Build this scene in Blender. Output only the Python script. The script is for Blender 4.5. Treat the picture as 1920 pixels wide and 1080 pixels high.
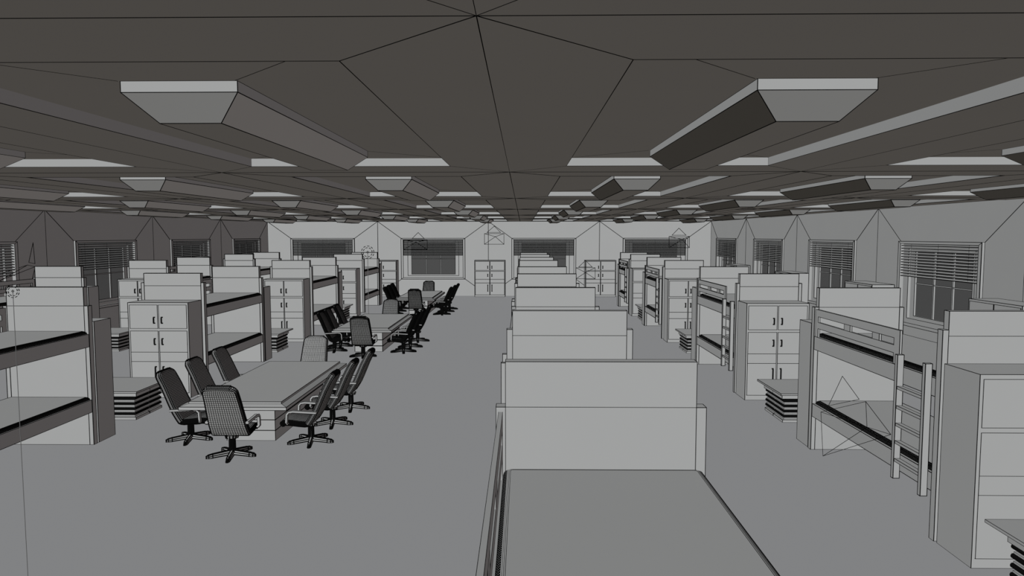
import bpy, math
from mathutils import Vector, Matrix

# ------------------------------------------------------------------ camera, world, suns, exposure
scene = bpy.context.scene
for o in list(bpy.data.objects):
    bpy.data.objects.remove(o)
COL = scene.collection
FPX = 1331.109
yaw, pitch, roll = -0.0155158674, -0.0742099083, -0.0006973459
CAMZ = 3.5619
fw = Vector((math.sin(yaw)*math.cos(pitch), math.cos(yaw)*math.cos(pitch), math.sin(pitch)))
rt = Vector((math.cos(yaw), -math.sin(yaw), 0))
up = rt.cross(fw)
rt, up = rt*math.cos(roll) + up*math.sin(roll), up*math.cos(roll) - rt*math.sin(roll)
cd = bpy.data.cameras.new('camera')
cd.sensor_width = 36.0
cd.lens = FPX/1920*36
cd.clip_start = 0.05
cd.clip_end = 200
cam = bpy.data.objects.new('camera', cd)
COL.objects.link(cam)
cam.matrix_world = Matrix(((rt.x, up.x, -fw.x, 0), (rt.y, up.y, -fw.y, 0), (rt.z, up.z, -fw.z, CAMZ), (0, 0, 0, 1)))
scene.camera = cam

world = bpy.data.worlds.new('world')
scene.world = world
world.use_nodes = True
world.node_tree.nodes['Background'].inputs[0].default_value = (0.0467, 0.0467, 0.0467, 1)
world.node_tree.nodes['Background'].inputs[1].default_value = 1.0

ALB = 0.8
def sun(name, vec, color):
    # vec = radiance a white-grey surface facing each axis receives from this sun; it points towards the sun
    v = Vector(vec)
    L = bpy.data.lights.new(name, 'SUN')
    L.energy = v.length*math.pi/ALB
    L.color = color
    L.angle = 0.0
    L.use_shadow = False
    try:
        L.cycles.max_bounces = 0
    except Exception:
        pass
    o = bpy.data.objects.new(name, L)
    COL.objects.link(o)
    o.rotation_euler = v.to_track_quat('Z', 'Y').to_euler()
    o.location = v.normalized()*3 + Vector((0, 10, 2))
    return o
sun('key_sun', (-0.212, -0.352, 0.216), (0.985, 1.0, 0.995))
sun('side_fill_sun', (0.080, 0.03, -0.020), (1.0, 0.925, 0.915))
sun('low_fill_sun', (0.0, 0.0, -0.043), (1.08, 0.985, 0.85))
vs = scene.view_settings
vs.view_transform = 'Standard'
vs.look = 'None'
vs.exposure = 0.0
vs.gamma = 1.0
try:
    vs.use_curve_mapping = False
except Exception:
    pass

# ------------------------------------------------------------------ materials
def mat(name, rgb, build=None, rough=1.0):
    m = bpy.data.materials.new(name)
    m.use_nodes = True
    nt = m.node_tree
    nt.nodes.clear()
    out = nt.nodes.new('ShaderNodeOutputMaterial')
    d = nt.nodes.new('ShaderNodeBsdfDiffuse')
    d.inputs['Color'].default_value = (*rgb, 1)
    d.inputs['Roughness'].default_value = 0
    nt.links.new(d.outputs[0], out.inputs[0])
    if build:
        build(nt, d, out)
    return m
def faint(nt, d, out):
    # barely visible mottling of the paint
    tc = nt.nodes.new('ShaderNodeTexCoord')
    n = nt.nodes.new('ShaderNodeTexNoise')
    n.inputs['Scale'].default_value = 1.3
    r = nt.nodes.new('ShaderNodeMapRange')
    r.inputs[3].default_value = ALB*0.985
    r.inputs[4].default_value = ALB*1.015
    nt.links.new(tc.outputs['Object'], n.inputs['Vector'])
    nt.links.new(n.outputs[0], r.inputs[0])
    nt.links.new(r.outputs[0], d.inputs['Color'])
def stripes(axis, pitch, duty):
    def b(nt, d, out):
        tc = nt.nodes.new('ShaderNodeTexCoord')
        s = nt.nodes.new('ShaderNodeSeparateXYZ')
        a = nt.nodes.new('ShaderNodeMath'); a.operation = 'DIVIDE'; a.inputs[1].default_value = pitch
        f = nt.nodes.new('ShaderNodeMath'); f.operation = 'FRACT'
        g = nt.nodes.new('ShaderNodeMath'); g.operation = 'GREATER_THAN'; g.inputs[1].default_value = duty
        mx = nt.nodes.new('ShaderNodeMix'); mx.data_type = 'RGBA'
        mx.inputs[6].default_value = (0.006, 0.006, 0.006, 1)
        mx.inputs[7].default_value = (0.45, 0.45, 0.45, 1)
        nt.links.new(tc.outputs['Object'], s.inputs[0])
        nt.links.new(s.outputs[axis], a.inputs[0])
        nt.links.new(a.outputs[0], f.inputs[0])
        nt.links.new(f.outputs[0], g.inputs[0])
        nt.links.new(g.outputs[0], mx.inputs[0])
        nt.links.new(mx.outputs[2], d.inputs['Color'])
    return b
def glass(nt, d, out):
    t = nt.nodes.new('ShaderNodeBsdfTransparent')
    mx = nt.nodes.new('ShaderNodeMixShader')
    mx.inputs[0].default_value = 0.06
    nt.links.new(t.outputs[0], mx.inputs[1])
    nt.links.new(d.outputs[0], mx.inputs[2])
    nt.links.new(mx.outputs[0], out.inputs[0])
M_GREY = mat('matte_grey_paint', (ALB,)*3, faint)
M_FLOOR = mat('matte_grey_floor', (ALB,)*3, lambda nt, d, o: d.inputs.__getitem__('Color').__setattr__('default_value', (0.822, 0.822, 0.845, 1)))
M_LINE = mat('black_edge_line', (0.008, 0.008, 0.008))
M_DARK = mat('black_metal', (0.02, 0.02, 0.02))
M_RIB = mat('ribbed_black_piping', (0.02,)*3, stripes(1, 0.026, 0.72))
M_BULL = mat('dark_rounded_edge', (0.012, 0.012, 0.012))
M_GLASS = mat('window_glass', (0.6, 0.6, 0.6), glass)
M_WIRE = mat('thin_grey_wire', (0.3, 0.3, 0.3))

def lw(D, k=1.0):
    return max(0.0028, D/1331.0*k*1.17)

# ------------------------------------------------------------------ mesh builder
class MB:
    def __init__(s, w=0.006):
        s.v = []; s.f = []; s.m = []; s.w = w
    def quad(s, pts, m=0):
        n = len(s.v); s.v += [tuple(p) for p in pts]
        s.f.append(tuple(range(n, n+len(pts)))); s.m.append(m)
    def hexa(s, p, m=0):
        # p: 4 bottom + 4 top, counter-clockwise from above
        n = len(s.v); s.v += [tuple(q) for q in p]
        for f in ((3, 2, 1, 0), (4, 5, 6, 7), (0, 1, 5, 4), (1, 2, 6, 5), (2, 3, 7, 6), (3, 0, 4, 7)):
            s.f.append(tuple(n+i for i in f)); s.m.append(m)
    def line(s, a, b, w=None, m=1):
        w = (w or s.w)/2
        a = Vector(a); b = Vector(b); d = (b-a)
        if d.length < 1e-6: return
        d.normalize()
        r = Vector((0, 0, 1)) if abs(d.z) < 0.9 else Vector((1, 0, 0))
        x = d.cross(r).normalized(); y = d.cross(x).normalized()
        a = a - d*w; b = b + d*w
        p = [a-x*w-y*w, a+x*w-y*w, a+x*w+y*w, a-x*w+y*w, b-x*w-y*w, b+x*w-y*w, b+x*w+y*w, b-x*w+y*w]
        s.hexa(p, m)
    def lines(s, pts, w=None, closed=False, m=1):
        for i in range(len(pts)-1): s.line(pts[i], pts[i+1], w, m)
        if closed: s.line(pts[-1], pts[0], w, m)
    def box(s, x0, x1, y0, y1, z0, z1, m=0, edges=True, w=None):
        p = [(x0, y0, z0), (x1, y0, z0), (x1, y1, z0), (x0, y1, z0), (x0, y0, z1), (x1, y0, z1), (x1, y1, z1), (x0, y1, z1)]
        s.hexa(p, m)
        if edges: s.hexlines(p, w)
    def hexlines(s, p, w=None):
        for i in range(4):
            s.line(p[i], p[(i+1) % 4], w); s.line(p[4+i], p[4+(i+1) % 4], w); s.line(p[i], p[4+i], w)
    def tube(s, pts, nrm, hw, hh, m=0):
        # square tube along a polyline; nrm = list of face normals or one vector
        n = len(s.v); k = len(pts)
        for i, p in enumerate(pts):
            p = Vector(p)
            t = (Vector(pts[min(i+1, k-1)])-Vector(pts[max(i-1, 0)])).normalized()
            nn = Vector(nrm[i] if isinstance(nrm, list) else nrm)
            sd = t.cross(nn).normalized()
            for a, b in ((-1, -1), (1, -1), (1, 1), (-1, 1)):
                s.v.append(tuple(p + sd*hw*a + nn*hh*b))
        for i in range(k-1):
            for j in range(4):
                a = n+i*4+j; b = n+i*4+(j+1) % 4
                s.f.append((a, b, b+4, a+4)); s.m.append(m)
        s.f.append((n+3, n+2, n+1, n)); s.m.append(m)
        e = n+(k-1)*4; s.f.append((e, e+1, e+2, e+3)); s.m.append(m)
    def build(s, name, mats=None, parent=None, **kw):
        me = s.mesh(name, mats)
        return link(name, me, parent, **kw)
    def mesh(s, name, mats=None):
        me = bpy.data.meshes.new(name)
        me.from_pydata(s.v, [], s.f)
        for mt in (mats or [M_GREY, M_LINE]): me.materials.append(mt)
        me.polygons.foreach_set('material_index', s.m)
        me.update()
        return me
def link(name, me, parent=None, loc=(0, 0, 0), rz=0):
    o = bpy.data.objects.new(name, me)
    COL.objects.link(o)
    o.location = loc; o.rotation_euler = (0, 0, rz)
    if parent: o.parent = parent
    return o
def thing(name, label, cat, loc=(0, 0, 0), rz=0, group=None):
    o = link(name, None, None, loc, rz)
    o['label'] = label; o['category'] = cat
    if group: o['group'] = group
    return o
def tag(o, label, cat, group=None):
    o['label'] = label; o['category'] = cat
    if group: o['group'] = group
    return o
def struct(o):
    o['kind'] = 'structure'; return o
ORD = ['first', 'second', 'third', 'fourth', 'fifth', 'sixth', 'seventh', 'eighth']

# ------------------------------------------------------------------ room shell
T = 6.5
XL, YB, H = -15.03, 41.69, 4.372
XR = XL + 4*T
YF = YB - 7*T
TX = 26/7
mb = MB(); mb.box(XL-.2, XR+.2, YF-.2, YB+.2, -.15, 0, edges=False)
struct(mb.build('floor', [M_FLOOR, M_LINE]))

# ceiling with a recess in each tile
RZ = H+.092
mb = MB()
for j in range(7):
    for k in range(7):
        x0 = XL+TX*j; x1 = x0+TX; y1 = YB-T*k; y0 = y1-T
        D = max(abs((y0+y1)/2), 2.5); w = lw(D, .8)
        cx, cy = (x0+x1)/2, (y0+y1)/2
        a, b, c, d = cx-1.175, cx+1.175, cy-2.58, cy+2.475
        O = [(x0, y0), (x1, y0), (x1, y1), (x0, y1)]; I = [(a, c), (b, c), (b, d), (a, d)]
        for i in range(4):
            n = (i+1) % 4
            mb.quad([(*O[n], H), (*O[i], H), (*I[i], H), (*I[n], H)])
            mb.quad([(*I[n], H), (*I[i], H), (*I[i], RZ), (*I[n], RZ)])
            mb.line((*O[i], H), (*I[i], H), w)
            mb.line((*I[i], H), (*I[n], H), w)
            mb.line((*I[i], H), (*I[i], RZ), w*.6)
        F = [(cx-.345, cy-1.74), (cx+.345, cy-1.74), (cx+.345, cy+1.74), (cx-.345, cy+1.74)]
        mb.quad([(*I[3], RZ), (*I[2], RZ), (*I[1], RZ), (*I[0], RZ)])
        for i in range(4):
            mb.line((*I[i], RZ), (*F[i], RZ), w*.8)
        mb.line((*O[0], H), (*O[1], H), w); mb.line((*O[0], H), (*O[3], H), w)
struct(mb.build('ceiling'))

# wall: local plane, u along wall, z up; P(u, depth_out, z) gives world coordinates
WC = 1.875; Z0, Z1 = .99, 3.38
def wall(name, P, n, ks, u_of, dist):
    mb = MB()
    for k in range(n):
        u0, u1 = k*T, (k+1)*T; c = (u0+u1)/2
        D = dist(k); w = lw(D, .85)
        if k in ks:
            O = [(u0, 0), (u1, 0), (u1, H), (u0, H)]; I = [(c-WC, Z0), (c+WC, Z0), (c+WC, Z1), (c-WC, Z1)]
            for i in range(4):
                m = (i+1) % 4
                q = [(O[i][0], O[i][1]), (O[m][0], O[m][1]), I[m], I[i]]
                mb.quad([P(a, 0, b) for a, b in q])
                mb.quad([P(a, .3, b) for a, b in reversed(q)])
                mb.quad([P(I[i][0], 0, I[i][1]), P(I[m][0], 0, I[m][1]), P(I[m][0], .3, I[m][1]), P(I[i][0], .3, I[i][1])])
                mb.line(P(O[i][0], 0, O[i][1]), P(I[i][0], 0, I[i][1]), w)
        else:
            mb.quad([P(a, 0, b) for a, b in ((u0, 0), (u1, 0), (u1, H), (u0, H))])
            mb.quad([P(a, .3, b) for a, b in ((u0, 0), (u0, H), (u1, H), (u1, 0))])
        mb.line(P(u0, 0, 0), P(u0, 0, H), w); mb.line(P(u0, 0, H), P(u1, 0, H), w)
    return struct(mb.build(name))
PB = lambda u, d, z: (XL+u, YB+d, z)
PR = lambda u, d, z: (XR+d, YB-u, z)
PL = lambda u, d, z: (XL-d, YB-u, z)
PF = lambda u, d, z: (XR-u, YF-d, z)
wall('wall_back', PB, 4, (0, 1, 2, 3), None, lambda k: YB)
sd = lambda k: max(abs(YB-(k+.5)*T), 5)
wall('wall_right', PR, 7, (0, 1, 2, 3, 4), None, sd)
wall('wall_left', PL, 7, (0, 1, 2, 3, 4), None, sd)
wall('wall_front', PF, 4, (), None, lambda k: 5)

wn = [0]
def window(P, c, D, label, bgroup='window blinds lowered over the upper panes'):
    wn[0] += 1
    w = lw(D, .9)
    root = struct(link('window_%d' % wn[0], None, None, P(c, 0, 2.185)))
    def W(p): return Vector(P(*p))-Vector(P(c, 0, 2.185))
    def ring(mb, o, i, d0, d1, dout, lines=True):
        # mitred ring, outer (half width, z0, z1), inner, front depth d0, back depth d1; outer skirt from dout
        oo = [(c-o[0], o[1]), (c+o[0], o[1]), (c+o[0], o[2]), (c-o[0], o[2])]
        ii = [(c-i[0], i[1]), (c+i[0], i[1]), (c+i[0], i[2]), (c-i[0], i[2])]
        for a in range(4):
            b = (a+1) % 4
            q = [(*oo[a],), (*oo[b],), (*ii[b],), (*ii[a],)]
            mb.quad([W((u, d0, z)) for u, z in q])
            mb.quad([W((ii[a][0], d0, ii[a][1])), W((ii[b][0], d0, ii[b][1])), W((ii[b][0], d1, ii[b][1])), W((ii[a][0], d1, ii[a][1]))])
            if dout is not None:
                mb.quad([W((oo[a][0], d0, oo[a][1])), W((oo[b][0], d0, oo[b][1])), W((oo[b][0], dout, oo[b][1])), W((oo[a][0], dout, oo[a][1]))])
                mb.line(W((oo[a][0], d0, oo[a][1])), W((oo[b][0], d0, oo[b][1])), w)
                mb.line(W((oo[a][0], d0, oo[a][1])), W((ii[a][0], d0, ii[a][1])), w*.8)
                mb.line(W((oo[a][0], 0, oo[a][1])), W((oo[b][0], 0, oo[b][1])), w)
            mb.line(W((ii[a][0], d0, ii[a][1])), W((ii[b][0], d0, ii[b][1])), w*.8)
            mb.line(W((ii[a][0], d0, ii[a][1])), W((ii[a][0], d1, ii[a][1])), w*.6)
    mb = MB(w)
    ring(mb, (WC, Z0, Z1), (1.76, 1.075, 3.31), -.07, .04, 0)
    mb.build('window_casing', None, root)
    mb = MB(w)
    ring(mb, (1.765, 1.07, 3.315), (1.50, 1.19, 3.20), .04, .12, None)
    ring(mb, (1.505, 1.185, 3.205), (1.29, 1.27, 3.11), .12, .17, None)
    mb.build('window_frame', None, root)
    mb = MB(w)
    for u in (c-.43, c+.43):
        p = [W((u-.022, .15, 1.27)), W((u+.022, .15, 1.27)), W((u+.022, .19, 1.27)), W((u-.022, .19, 1.27)),
             W((u-.022, .15, 3.11)), W((u+.022, .15, 3.11)), W((u+.022, .19, 3.11)), W((u-.022, .19, 3.11))]
        mb.hexa(p); mb.line(p[0], p[4], w*.7); mb.line(p[1], p[5], w*.7)
    for z in (2.19,):
        p = [W((c-1.29, .155, z-.015)), W((c+1.29, .155, z-.015)), W((c+1.29, .185, z-.015)), W((c-1.29, .185, z-.015)),
             W((c-1.29, .155, z+.015)), W((c+1.29, .155, z+.015)), W((c+1.29, .185, z+.015)), W((c-1.29, .185, z+.015))]
        mb.hexa(p); mb.line(p[0], p[1], w*.7); mb.line(p[4], p[5], w*.7)
    mb.build('muntin', None, root)
    mb = MB(w)
    p = [W((c-1.3, .19, 1.26)), W((c+1.3, .19, 1.26)), W((c+1.3, .198, 1.26)), W((c-1.3, .198, 1.26)),
         W((c-1.3, .19, 3.12)), W((c+1.3, .19, 3.12)), W((c+1.3, .198, 3.12)), W((c-1.3, .198, 3.12))]
    mb.hexa(p); mb.build('pane', [M_GLASS, M_LINE], root)
    # the blind
    bl = thing('window_blind', label, 'window blind', P(c, 0, 3.31), 0, bgroup)
    def B(p): return Vector(P(*p))-Vector(P(c, 0, 3.31))
    ww = min(lw(D, .8), .029)
    for i in range(12):
        z = 3.275-i*.0785
        mb = MB(ww)
        q = []
        for (d, zz) in ((-.045, z-.016), (.02, z+.012)):
            q.append((d, zz))
        (d0, z0), (d1, z1) = q
        t = .006
        p = [B((c-1.745, d0, z0-t)), B((c+1.745, d0, z0-t)), B((c+1.745, d1, z1-t)), B((c-1.745, d1, z1-t)),
             B((c-1.745, d0, z0+t)), B((c+1.745, d0, z0+t)), B((c+1.745, d1, z1+t)), B((c-1.745, d1, z1+t))]
        mb.hexa(p)
        mb.line(p[0], p[1]); mb.line(p[4], p[5]); mb.line(p[6], p[7]); mb.line(p[0], p[3]); mb.line(p[1], p[2])
        mb.build('slat', None, bl)
    mb = MB(ww)
    for u in (c-1.3, c, c+1.3):
        mb.line(B((u, -.01, 3.31)), B((u, -.01, 2.40)), .006)
    mb.build('cord', None, bl)
for i in range(4):
    window(PB, (i+.5)*T, YB, 'slatted window blind on the %s window of the far wall from the left' % ORD[i])
for k in range(5):
    window(PR, (k+.5)*T, YB-(k+.5)*T, 'slatted window blind on the right wall, %s window from the far corner' % ORD[k])
for k in range(5):
    window(PL, (k+.5)*T, YB-(k+.5)*T, 'slatted window blind on the dim left wall, %s window from the far corner' % ORD[k])

# ------------------------------------------------------------------ ceiling lights
for k in range(6):
    for j in range(7):
        cx = XL+TX*(j+.5); cy = YB-T*(k+.5); w = lw(cy, .85)
        t = thing('ceiling_light', 'long boxy tapered ceiling light, %s row from the camera, %s from the left wall' % (ORD[5-k], ORD[j]),
                  'ceiling light', (cx+.016, cy, RZ), 0, 'long ceiling lights in the recessed panels')
        mb = MB(w); mb.box(-.345, .345, -1.74, 1.74, -.066, 0, edges=False)
        a = [(-.345, -1.74), (.345, -1.74), (.345, 1.74), (-.345, 1.74)]
        b = [(-.187, -1.607), (.187, -1.607), (.187, 1.5), (-.187, 1.5)]
        for i in range(4):
            n = (i+1) % 4
            mb.line((*a[i], 0), (*a[n], 0)); mb.line((*a[i], -.066), (*a[n], -.066)); mb.line((*a[i], 0), (*a[i], -.066))
        mb.build('housing', None, t)
        mb = MB(w)
        p = [(*q, -.225) for q in b]+[(*q, -.066) for q in a]
        mb.hexa(p)
        for i in range(4):
            mb.line(p[i], p[(i+1) % 4]); mb.line(p[i], p[i+4])
        mb.build('diffuser', None, t)

# ------------------------------------------------------------------ bunk beds
def mattress_mesh(w, x0, x1, y0, y1, z0, z1, r):
    mb = MB(w)
    n = 9
    prof = []
    for i in range(n+1):
        a = math.pi/2*i/n
        prof.append((r-r*math.sin(a), r-r*math.cos(a)))     # (inset from side, drop from top)  i=0 top, i=n side
    loops = []
    for ins, drop in prof:
        ry = ins
        c = .02
        x, X, y, Y = x0+ins, x1-ins, y0+ry, y1-ry
        loops.append([(x+c, y), (X-c, y), (X-.3*c, y+.3*c), (X, y+c), (X, Y-c), (X-.3*c, Y-.3*c), (X-c, Y), (x+c, Y), (x+.3*c, Y-.3*c), (x, Y-c), (x, y+c), (x+.3*c, y+.3*c)])
    zs = [z1-d for _, d in prof]+[z0]
    loops.append(loops[-1])
    base = len(mb.v)
    for L, z in zip(loops, zs): mb.v += [(a, b, z) for a, b in L]
    m = 12
    mb.f.append(tuple(base+i for i in range(m))); mb.m.append(0)
    for l in range(len(loops)-1):
        for i in range(m):
            j = (i+1) % m
            mb.f.append((base+l*m+j, base+l*m+i, base+(l+1)*m+i, base+(l+1)*m+j)); mb.m.append(0 if l < 3 else 2)
    e = base+(len(loops)-1)*m
    mb.f.append(tuple(e+i for i in reversed(range(m)))); mb.m.append(0)
    for l in range(n+1):
        L = loops[l]
        for i in (0, 3, 6, 9) if l else range(12):
            a = L[i]; b = L[(i+1) % 12]
            mb.line((*a, zs[l]), (*b, zs[l]), min(w, .006) if l else w)
    return mb
def bunk(x0, ys, ye, label):
    D = (ys+ye)/2; w = lw(D); wn_, wf = lw(ys), lw(ye)
    t = thing('bunk_bed', label, 'bunk bed', (x0, ys, 0), 0, 'grey bunk beds set out in rows')
    L = ye-ys
    for s, (xa, xb) in enumerate(((0, .066), (1.378, 1.446))):
        mb = MB(wn_); mb.box(xa, xb, 0, .095, 0, 2.48); mb.build('post', None, t)
        mb = MB(wf); mb.box(xa, xb, L, L+.1, 0, 2.38); mb.build('post', None, t)
    for nm, y, ww, zl in (('footboard', 0, wn_, 2.41), ('headboard', L, wf, 2.38)):
        mb = MB(ww); mb.box(.066, 1.378, y+.002, y+.098, 0, 2.696)
        mb.line((.066, y+.002, zl), (1.378, y+.002, zl), ww*.8)
        mb.build(nm, None, t)
    for (z0, z1) in ((1.685, 1.90), (.566, .777)):
        for xa, xb in ((.008, .05), (1.396, 1.438)):
            mb = MB(w*.9); mb.box(xa, xb, .095, L, z0, z1); mb.build('side_rail', None, t)
        mb = MB(w); mb.box(.05, 1.396, .1, L, z1-.03, z1+.002, edges=False); mb.build('mattress_deck', None, t)
        mattress_mesh(w, .052, 1.425, .105, L-.005, z1+.003, z1+.057, .05).build('mattress', [M_GREY, M_LINE, M_RIB], t)
    # guard rail on the aisle side
    mb = MB(w*.85); xa, xb = .018, .046
    y0, y1 = L-2.61, L-.005
    for a, b, c, d in ((y0, y1, 2.235, 2.347), (y0, y1, 2.04, 2.142), (y0, y0+.14, 1.90, 2.04), (y0, y0+.14, 2.142, 2.235),
                       (y1-.1, y1, 1.90, 2.04), (y1-.1, y1, 2.142, 2.235), (L-1.23, L-1.04, 2.142, 2.235), (L-2.085, L-1.9, 2.142, 2.235)):
        mb.box(xa, xb, a, b, c, d, edges=False)
    for x in (xa, xb):
        mb.lines([(x, y0, 1.90), (x, y0, 2.347), (x, y1, 2.347), (x, y1, 1.90)])
        mb.lines([(x, y0, 1.90), (x, y0+.14, 1.90), (x, y0+.14, 2.04), (x, y1-.1, 2.04), (x, y1-.1, 1.9)])
        mb.lines([(x, y0+.14, 2.142), (x, y1-.1, 2.142), (x, y1-.1, 2.235), (x, y0+.14, 2.235)], closed=True)
        for yy in (L-1.23, L-1.04, L-2.085, L-1.9): mb.line((x, yy, 2.142), (x, yy, 2.235))
    for z in (1.9, 2.347): mb.line((xa, y0, z), (xb, y0, z))
    mb.build('guard_rail', None, t)
    # ladder
    ld = link('ladder', None, t, (-.072, .19, .47))
    for y in (0, .62):
        mb = MB(w*.9); mb.box(0, .079, y, y+.055, 0, 1.586); mb.build('stile', None, ld)
    for z in (1.657, 1.409, 1.185, .959, .727):
        mb = MB(w*.7); mb.box(.008, .072, .055, .62, z-.47-.035, z-.47); mb.build('rung', None, ld)
    return t
ROWS = {
    'mid': (-.186, (1.26, 8.112, 15.91, 24.39, 31.9), (4.82, 11.70, 19.467, 27.92, 35.15)),
    'right': (4.789, (8.112, 15.94, 24.36, 32.07), (11.666, 19.49, 27.83, 35.42)),
    'tables': (-8.765, (8.19, 16.13, 24.47, 32.54), (11.775, 19.73, 27.89, 35.92)),
    'left': (-13.80, (16.2, 24.53, 32.5), (19.75, 27.97, 36.0)),
}
LAB = {'mid': 'grey bunk bed, %s from the camera in the middle line of beds',
       'right': 'grey bunk bed with ladder, %s from the camera in the line nearest the right wall',
       'tables': 'grey bunk bed, %s from the camera in the line just left of the tables',
       'left': 'grey bunk bed, %s from the camera in the line along the left wall'}
for key, (bx0, ss, ee) in ROWS.items():
    for i, (a, b) in enumerate(zip(ss, ee)):
        bunk(bx0, a, b, LAB[key] % ORD[i])

# ------------------------------------------------------------------ cupboards
def cupboard(loc, rz, D, label, wd=1.325, dp=.63, group='tall six-door cupboards'):
    w = lw(D, .9)
    t = thing('cupboard', label, 'cupboard', loc, rz, group)
    mb = MB(w); mb.box(0, wd, 0.0, dp, 0, 2.1)
    mb.line((.035, 0, .108), (wd-.035, 0, .108), w*.8)
    mb.build('carcass', None, t)
    c = wd/2; hw = .006+w*.55
    for side in (0, 1):
        xa, xb = ((.037, c-.0125), (c+.0125, wd-.037))[side]
        for nm, z0, z1, hz in (('door', 1.532, 2.05, (1.65, 1.78)), ('door', 1.012, 1.478, (1.18, 1.31)), ('drawer', .803, 1.012, None), ('door', .108, .803, (.32, .69))):
            mb = MB(w*.85); mb.box(xa, xb, -.006, .0, z0, z1, edges=False)
            mb.lines([(xa, -.006, z0), (xb, -.006, z0), (xb, -.006, z1), (xa, -.006, z1)], closed=True)
            d = mb.build(nm, None, t)
            if hz:
                hx = c+(-1, 1)[side]*(.085 if wd < 1.5 else .12)
                hb = MB()
                hb.tube([(hx, -.006, hz[0]), (hx, -.035, hz[0]+.004), (hx, -.042, hz[0]+.02), (hx, -.042, hz[1]-.02), (hx, -.035, hz[1]-.004), (hx, -.006, hz[1])],
                        (1, 0, 0), hw, hw)
                hb.tube([(hx, -.012, hz[0]-.012), (hx, -.012, hz[0]+.012)], (1, 0, 0), hw*1.5, hw*1.5)
                hb.tube([(hx, -.012, hz[1]-.012), (hx, -.012, hz[1]+.012)], (1, 0, 0), hw*1.5, hw*1.5)
                hb.build('handle', [M_DARK, M_LINE], d)
    return t
for i, y in enumerate((7.438, 15.22, 23.49, 31.2)):
    cupboard((4.80, y, 0), 0, y, 'grey cupboard facing the camera before the %s right-hand bunk bed' % ORD[i])
for i, y in enumerate((15.30, 23.47, 31.0)):
    cupboard((-8.63, y, 0), 0, y, 'grey cupboard facing the camera before the %s bunk left of the tables' % ORD[i+1])
for i, y in enumerate((23.4, 31.2)):
    cupboard((-13.50, y, 0), 0, y, 'grey cupboard before the %s bunk along the left wall' % ORD[i+1])
for key, xr, lab in (('right', 6.125, 'grey cupboard seen side-on behind the %s right-hand bunk bed'),
                     ('tables', -7.317, 'grey cupboard seen side-on behind the %s bunk left of the tables'),
                     ('left', -12.34, 'grey cupboard behind the %s bunk along the left wall')):
    for i, y in enumerate(ROWS[key][2]):
        y = y+.125+.001*y
        cupboard((xr, y+.49, 0), math.pi, y, lab % ORD[i], dp=.485)
for i, x in enumerate((-9.09, -2.80, 3.60)):
    cupboard((x, 41.03, 0), 0, 41, 'wide grey cupboard against the far wall, %s of three from the left' % ORD[i], 1.76, .6, 'wide cupboards standing against the walls')
for i, y in enumerate((16.44, 22.75, 29.0, 36.05)):
    cupboard((10.27, y, 0), -math.pi/2, y, 'wide grey cupboard against the right wall, %s from the camera' % ORD[i], 1.75, .65, 'wide cupboards standing against the walls')

# ------------------------------------------------------------------ low drawer chests
def chest(x, y, flip, label, wd=1.2):
    # x,y: aisle-side near corner of the body; flip = aisle to the right
    D = y; w = min(lw(D, .8), .012)
    t = thing('drawer_chest', label, 'chest of drawers', (x, y, 0), 0, 'low chests with rounded drawer edges')
    sg = -1 if flip else 1
    def bx(mb, a, b, *r, **k):
        mb.box(min(a*sg, b*sg), max(a*sg, b*sg), *r, **k)
    mb = MB(w); bx(mb, -.067, wd, -.07, 1.29, .537, .567); mb.build('top', None, t)
    mb = MB(w); bx(mb, -.02, wd-.02, 0, .50, .455, .537); bx(mb, -.02, wd-.02, .50, 1.0, .455, .537); mb.build('header', None, t)
    mb = MB(w); bx(mb, .045, wd-.05, .04, .96, .03, .455, edges=False)
    for k in range(4):
        z = .395-k*.0985
        bx(mb, .03, wd-.05, .025, .975, z-.062, z-.034, edges=True, w=w*.6)
    mb.build('carcass', None, t)
    for k in range(4):
        z = .415-k*.0985
        for c in (0, 1):
            ya, yb = ((0, .48), (.52, .98))[c]
            mb = MB(w)
            R = .025+w*.2; n = 8
            base = len(mb.v)
            pr = []
            for i in range(n+1):
                a = math.pi/2+math.pi*i/n
                pr.append((R*math.cos(a)+.0, R*math.sin(a)))
            xb = wd-.05
            for (yy, ins) in ((ya, 0), (yb, 0)):
                for (dx, dz) in pr: mb.v.append(((.0+dx+R)*sg, yy, z+dz))
                mb.v.append((xb*sg, yy, z-R)); mb.v.append((xb*sg, yy, z+R))
            m = n+3
            for i in range(m):
                j = (i+1) % m
                f = (base+i, base+j, base+m+j, base+m+i)
                mb.f.append(f if not flip else f[::-1]); mb.m.append(0 if i < n+3 and i != n+1 and i != m-1 and i != n else (0 if i in (n, m-1) else 0))
            f = tuple(base+i for i in range(m)); g = tuple(base+m+i for i in range(m))
            mb.f.append(f if flip else f[::-1]); mb.m.append(0)
            mb.f.append(g[::-1] if flip else g); mb.m.append(0)
            mb.line((0.012*sg, ya, z+R), (0.012*sg, yb, z+R), w*.6, m=1)
            o = mb.build('drawer', [M_BULL, M_LINE], t)
    mb = MB(w); bx(mb, .0, wd-.05, 0, .49, 0, .05); bx(mb, .0, wd-.05, .51, .98, 0, .05); mb.build('plinth', None, t)
    return t
for i, y in enumerate((6.08, 13.38, 21.35, 29.5)):
    chest(4.946, y, False, 'low grey chest of drawers on the right, %s' % ('in front of the nearest cupboard', 'between first and second bunks', 'between second and third bunks', 'between third and fourth bunks')[i])
for i, y in enumerate((13.41, 21.35, 29.45)):
    chest(-7.49, y, True, 'low chest of drawers by the tables, between their %s and %s bunks' % (ORD[i], ORD[i+1]))
for i, y in enumerate((21.45, 29.5)):
    chest(-12.42, y, True, 'low chest of drawers near left wall, between %s and %s bunks' % (ORD[i], ORD[i+1]))

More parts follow.
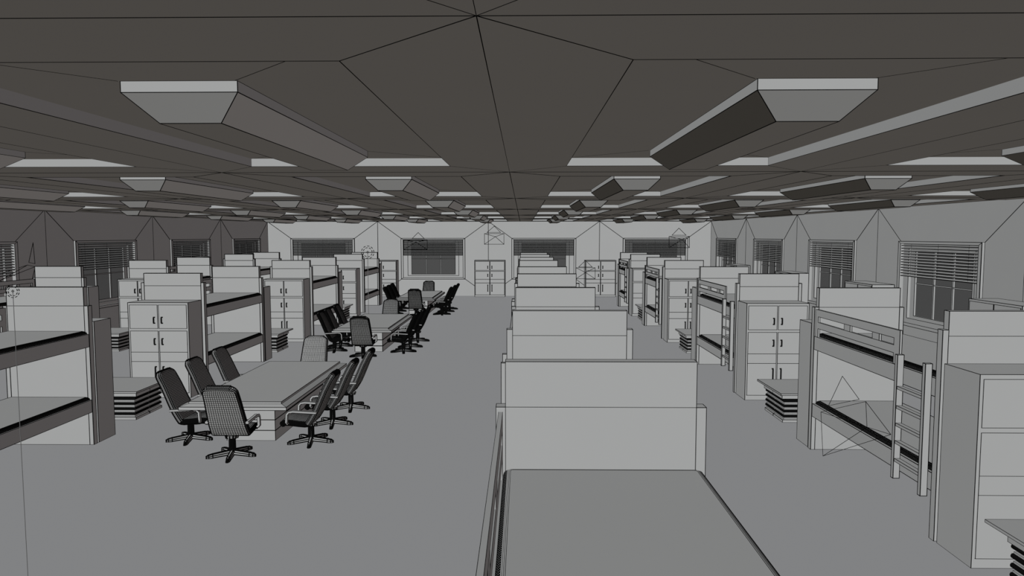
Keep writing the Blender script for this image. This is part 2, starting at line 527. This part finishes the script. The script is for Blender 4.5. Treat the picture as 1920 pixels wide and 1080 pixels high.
# ------------------------------------------------------------------ conference tables
TY = [11.52, 20.97, 31.36]
for i, y in enumerate(TY):
    w = lw(y, .9)
    t = thing('conference_table', 'long grey conference table ringed by eight chairs, %s' % ('nearest the camera', 'the middle one of three', 'farthest, by the back wall')[i],
              'table', (-5.72, y, 0), 0, 'long conference tables')
    W_, L_ = 1.80, 4.04
    mb = MB(w)
    mb.box(0, W_, 0, L_, .668, .72)
    a = [(0, 0), (W_, 0), (W_, L_), (0, L_)]; q = .12
    b = [(q, q), (W_-q, q), (W_-q, L_-q), (q, L_-q)]
    p = [(*u, .72) for u in a]+[(*u, .75) for u in b]
    mb.hexa(p)
    for k in range(4): mb.line(p[k], p[k+4], w*.7)
    mb.box(q, W_-q, q, L_-q, .75, .785)
    mb.build('tabletop', None, t)
    mb = MB(w)
    zz = (0, .181, .368, .668)
    for k in range(3):
        mb.box(.565, 1.415, .54, L_-.54, zz[k], zz[k+1], edges=False)
    mb.box(.575, 1.405, .55, L_-.55, 0, .668, edges=False)
    for z in (0, .181, .368, .66):
        mb.lines([(.565, .54, z), (1.415, .54, z), (1.415, L_-.54, z), (.565, L_-.54, z)], w*(1 if z == 0 else 1.5), closed=True)
    for (xx, yy) in ((.565, .54), (1.415, .54), (1.415, L_-.54), (.565, L_-.54)):
        mb.line((xx, yy, 0), (xx, yy, .668))
    mb.build('pedestal', None, t)

# ------------------------------------------------------------------ swivel chairs
def surf_lines(mb, G, N, nu, nv, w, off, su=1, sv=1):
    # G[v][u] positions, N[v][u] normals
    for u in range(0, nu+1, su):
        mb.tube([G[v][u]+N[v][u]*off for v in range(nv+1)], [N[v][u] for v in range(nv+1)], w/2, w*.22, 1)
    for v in range(0, nv+1, sv):
        mb.tube([G[v][u]+N[v][u]*off for u in range(nu+1)], [N[v][u] for u in range(nu+1)], w/2, w*.22, 1)
def cushion(mb, path, thick, width, nu, nv, nuf, nvf, w, bulge=.012):
    """Padded slab following a side-view path (y,z); width(s) gives half width; dense seam net on both faces."""
    P = [Vector((0, a, b)) for a, b in path]
    seg = [0]
    for i in range(len(P)-1): seg.append(seg[-1]+(P[i+1]-P[i]).length)
    tot = seg[-1]
    def at(s):
        s = max(0, min(tot-1e-6, s*tot))
        for i in range(len(P)-1):
            if s <= seg[i+1]: break
        f = (s-seg[i])/(seg[i+1]-seg[i])
        p = P[i].lerp(P[i+1], f)
        def tn(j):
            a = P[max(j-1, 0)]; b = P[min(j+1, len(P)-1)]
            return (b-a).normalized()
        t = tn(i).lerp(tn(i+1), f).normalized()
        n = Vector((0, t.z, -t.y))      # towards the sitter side
        return p, n
    def grid(nu, nv, side):
        G = []; N = []
        for v in range(nv+1):
            s = v/nv
            p, n = at(s)
            hw = width(s)
            row = []; nr = []
            for u in range(nu+1):
                a = -1+2*u/nu
                if side > 0:
                    q = p+n*(thick*.5+bulge*(1-a*a)) + Vector((a*(hw-.02), 0, 0))
                    if abs(a) > .99: q -= n*.015
                else:
                    q = p-n*(thick*.5+bulge*.4*(1-a*a)) + Vector((a*(hw-.02), 0, 0))
                row.append(q); nr.append(n*side)
            G.append(row); N.append(nr)
        return G, N
    for side, a, b in ((1, nuf, nvf), (-1, nu, nv)):
        G, N = grid(a, b, side)
        base = len(mb.v)
        for r in G: mb.v += [tuple(q) for q in r]
        for v in range(b):
            for u in range(a):
                f = (base+v*(a+1)+u, base+v*(a+1)+u+1, base+(v+1)*(a+1)+u+1, base+(v+1)*(a+1)+u)
                mb.f.append(f if side < 0 else f[::-1]); mb.m.append(0)
        surf_lines(mb, G, N, a, b, w if side < 0 else w*.9, 0)
    # rim: rounded piping all round, made of short dark ribs
    m = 60
    ring = []
    for i in range(m+1):
        p, n = at(i/m); ring.append((p, n, width(i/m)))
    for sx in (-1, 1):
        sec = []
        for p, n, hw in ring:
            x = Vector((sx*(hw-.02), 0, 0)); o = Vector((sx*.02, 0, 0))
            sec.append([p+x+n*thick*.5, p+x+o+n*thick*.25, p+x+o-n*thick*.25, p+x-n*thick*.5])
        for i in range(m):
            for j in range(3):
                q = [sec[i][j], sec[i][j+1], sec[i+1][j+1], sec[i+1][j]]
                mb.quad(q if sx > 0 else q[::-1], 0)
        for i in range(m+1):
            for j in range(3): mb.line(sec[i][j], sec[i][j+1], w*1.05)
        for j in range(4):
            for i in range(m): mb.line(sec[i][j], sec[i+1][j], w*1.3)
    for i in (0, m):
        p, n, hw = ring[i]
        t = (ring[1][0]-ring[0][0]).normalized()*(-1) if i == 0 else (ring[m][0]-ring[m-1][0]).normalized()
        x = Vector((hw-.02, 0, 0))
        prev = None
        for k in range(5):
            a = math.pi*k/4
            q = n*thick*.5*math.cos(a)+t*thick*.35*math.sin(a)
            cur = (p-x+q, p+x+q)
            if prev:
                f = [prev[0], prev[1], cur[1], cur[0]]
                mb.quad(f, 0); mb.quad(f[::-1], 0)
            mb.line(cur[0], cur[1], w*1.3)
            prev = cur
        for u in range(25):
            xx = Vector(((-1+2*u/24)*(hw-.02), 0, 0))
            for k in range(4):
                a = math.pi*k/4; b = math.pi*(k+1)/4
                mb.line(p+xx+n*thick*.5*math.cos(a)+t*thick*.35*math.sin(a), p+xx+n*thick*.5*math.cos(b)+t*thick*.35*math.sin(b), w)
def chair_meshes(w):
    R = {}
    mb = MB(w)
    def wb(s):
        base = .315-.045*s
        if s > .9: base -= .075*((s-.9)/.1)**2.5
        return base
    cushion(mb, [(-.03, .385), (-.075, .45), (-.135, .55), (-.195, .68), (-.255, .82), (-.315, .96), (-.38, 1.09), (-.44, 1.205)], .09, wb, 15, 24, 17, 34, w)
    R['backrest'] = mb.mesh('backrest')
    mb = MB(w)
    cushion(mb, [(.41, .375), (.38, .40), (.28, .402), (.12, .385), (.02, .378), (-.03, .385)], .09, lambda s: .30-.02*(1-s), 14, 16, 18, 24, w)
    R['seat'] = mb.mesh('seat')
    for nm, sx in (('armrest', 1), ('armrest_l', -1)):
        mb = MB(w)
        pts = [(sx*.325, -.19, .59), (sx*.325, .0, .60), (sx*.325, .20, .612), (sx*.325, .27, .60), (sx*.325, .305, .56), (sx*.325, .315, .42), (sx*.30, .30, .385)]
        mb.tube(pts, (1, 0, 0) if sx > 0 else (-1, 0, 0), .017, .022)
        for dx in (-.022, .022):
            for k, (a, b) in enumerate(zip(pts, pts[1:])):
                a = Vector(a); b = Vector(b); d = (b-a).normalized(); s_ = Vector((0, -d.z, d.y))*.017
                for q in (-1, 1): mb.line(a+Vector((dx, 0, 0))+s_*q, b+Vector((dx, 0, 0))+s_*q, w*.9)
        R[nm] = mb.mesh('armrest')
    mb = MB(w)
    n = 12
    for (r0, z0, r1, z1) in ((.045, .075, .042, .30), (.09, .30, .10, .335)):
        for i in range(n):
            a = 2*math.pi*i/n; b = 2*math.pi*(i+1)/n
            A = (r0*math.cos(a), r0*math.sin(a), z0); B = (r0*math.cos(b), r0*math.sin(b), z0)
            C = (r1*math.cos(b), r1*math.sin(b), z1); D_ = (r1*math.cos(a), r1*math.sin(a), z1)
            mb.quad([A, B, C, D_]); mb.line(A, D_, w*2.2)
            mb.line(A, B, w*.8); mb.line(D_, C, w*.8)
    mb.quad([(.10*math.cos(2*math.pi*i/n), .10*math.sin(2*math.pi*i/n), .335) for i in range(n)])
    R['stem'] = mb.mesh('stem')
    mb = MB(w)
    sec = ((.0, .034, .050, .100), (.30, .027, .026, .066), (.36, .024, .018, .054), (.395, .010, .015, .036))
    for (xa, ha, za, ta), (xb, hb, zb, tb) in zip(sec, sec[1:]):
        p = [(xa, -ha, za-.02), (xb, -hb, zb-.015), (xb, hb, zb-.015), (xa, ha, za-.02),
             (xa, -ha*.6, ta), (xb, -hb*.6, tb), (xb, hb*.6, tb), (xa, ha*.6, ta)]
        mb.hexa(p)
        for a, b in ((0, 1), (3, 2), (4, 5), (7, 6), (1, 5), (2, 6), (5, 6)): mb.line(p[a], p[b], w*1.9)
        mb.line([(p[0][i]+p[4][i])/2 for i in range(3)], [(p[1][i]+p[5][i])/2 for i in range(3)], w*1.7)
        mb.line([(p[3][i]+p[7][i])/2 for i in range(3)], [(p[2][i]+p[6][i])/2 for i in range(3)], w*1.7)
    R['leg'] = mb.mesh('leg')
    return R
def chair(R, x, y, rot, label):
    t = thing('swivel_chair', label, 'office chair', (x, y, 0), rot, 'black meshed swivel chairs around the tables')
    for k in ('backrest', 'seat', 'stem'): link(k, R[k], t)
    link('armrest', R['armrest'], t); link('armrest', R['armrest_l'], t)
    for k in range(5):
        link('leg', R['leg'], t, rz=math.radians(-80+72*k)-rot)
    return t
TN = ('nearest', 'middle', 'farthest')
for ti, (ty, kk) in enumerate(zip(TY, (.0088, .0145, .0195))):
    R = chair_meshes(kk)
    n = TN[ti]
    chair(R, -4.71, ty-.30, 0, 'black swivel chair, back to the camera, heading the %s table' % n)
    chair(R, -4.80, ty+4.04+.30, math.pi, 'black swivel chair facing the camera across the %s table' % n)
    for i, dy in enumerate(((.48, 1.64, 2.87), (.53, 1.46, 2.73), (.40, 1.55, 2.70))[ti]):
        chair(R, (-3.66, -3.60, -3.55)[i], ty+dy, math.pi/2, 'black swivel chair right of the %s table, %s from the camera' % (n, ORD[i]))
        chair(R, (-5.81, -5.86, -5.9)[i], ty+dy+.12, -math.pi/2, 'black swivel chair left of the %s table, %s from the camera' % (n, ORD[i]))

# ------------------------------------------------------------------ thin wire frames fixed to walls and furniture
def wireframe(label, tri, rect, apex, w):
    o = Vector(rect[0])
    t = thing('wire_pyramid', label, 'wire frame', o, 0, 'thin black wire pyramids')
    mb = MB(w)
    rr = [Vector(p)-o for p in rect]; ap = Vector(apex)-o
    mb.lines(rr, w, True, 0)
    for p in rr: mb.line(p, ap, w, 0)
    mb.build('frame', [M_LINE], t)
    mb = MB(w)
    mb.lines([Vector(p)-o for p in tri], w, True, 0)
    mb.build('triangle', [M_LINE], t)
def inv(px, py, y=None, x=None):
    d = fw*FPX + rt*(px-960) - up*(py-540)
    k = y/d.y if y is not None else x/d.x
    return Vector((0, 0, CAMZ))+d*k
for lab, Y, tri, rect, ap in (
    ('small wire pyramid high on the far wall between the middle windows', 41.6, ((926.7, 424), (913, 436), (938.7, 436)), ((908.3, 438), (945, 438), (945, 458), (908.3, 458)), (928.8, 443.8)),
    ('small wire pyramid at the top right of the rightmost far window', 41.555, ((1273, 427.7), (1260, 441), (1286.4, 441)), ((1254.5, 443.3), (1292.6, 443.3), (1292.6, 464.4), (1254.5, 464.4)), (1279, 449)),
    ('small wire pyramid at the top of the far window behind the tables', 41.555, ((784, 436), (772.5, 447.5), (795.8, 447.5)), ((757, 450), (801, 450), (801, 468), (757, 468)), (780, 454)),
    ('small wire pyramid in front of the rightmost far-wall cupboard', 40.94, ((1097.8, 488.4), (1085, 500.7), (1110.4, 500.7)), ((1080, 502), (1115.9, 502), (1115.9, 522.7), (1080, 522.7)), (1097.9, 511))):
    wireframe(lab, [inv(*p, y=Y) for p in tri], [inv(*p, y=Y) for p in rect], inv(*ap, y=Y+.03), .026)
def zz(X, Y): return (1480+X/6, 690+Y/6)
wireframe('large wire pyramid leaning on the nearest right bunk',
          [inv(*zz(*p), x=4.70) for p in ((597, 92), (785, 352), (440, 425))],
          [inv(*zz(*p), x=4.72) for p in ((355, 495), (860, 378), (1142, 748), (378, 990))], inv(*zz(873, 665), x=4.78), .0055)
wireframe('large wire pyramid on the dim left wall beside the window',
          [inv(*p, x=XL+.06) for p in ((62, 455), (54, 492), (65.5, 494.5))],
          [inv(*p, x=XL+.06) for p in ((51.5, 497), (66, 500), (52, 560), (-20, 520))], inv(0, 526, x=XL+.1), .012)
def marker(label, x, y, z, r, w):
    t = thing('ring_marker', label, 'marker', (x, y, 0), 0, 'dashed rings on thin upright wires')
    mb = MB(w); mb.box(-w/2, w/2, -w/2, w/2, 0, z, edges=False); mb.build('pole', [M_WIRE, M_LINE], t)
    for rr, n in ((r, 10), (r*.72, 8)):
        mb = MB(w)
        for i in range(n):
            a = 2*math.pi*(i+.1)/n; b = 2*math.pi*(i+.55)/n
            mb.line((rr*math.cos(a), 0, z+rr*math.sin(a)), (rr*math.cos(b), 0, z+rr*math.sin(b)), w*1.3, 0)
        mb.build('dashed_ring', [M_LINE], t)
    mb = MB(w); q = r*.18
    mb.lines([(q, 0, z), (0, 0, z+q), (-q, 0, z), (0, 0, z-q)], w, True, 0); mb.build('diamond', [M_LINE], t)
p = inv(24, 546, y=5.6)
marker('thin upright wire with a dashed ring at the left edge', p.x, p.y, p.z, .052, .0035)
p = inv(688.5, 473, y=31.6)
marker('thin upright wire with a dashed ring behind the middle table', -6.93, 31.6, p.z, .28, .02)
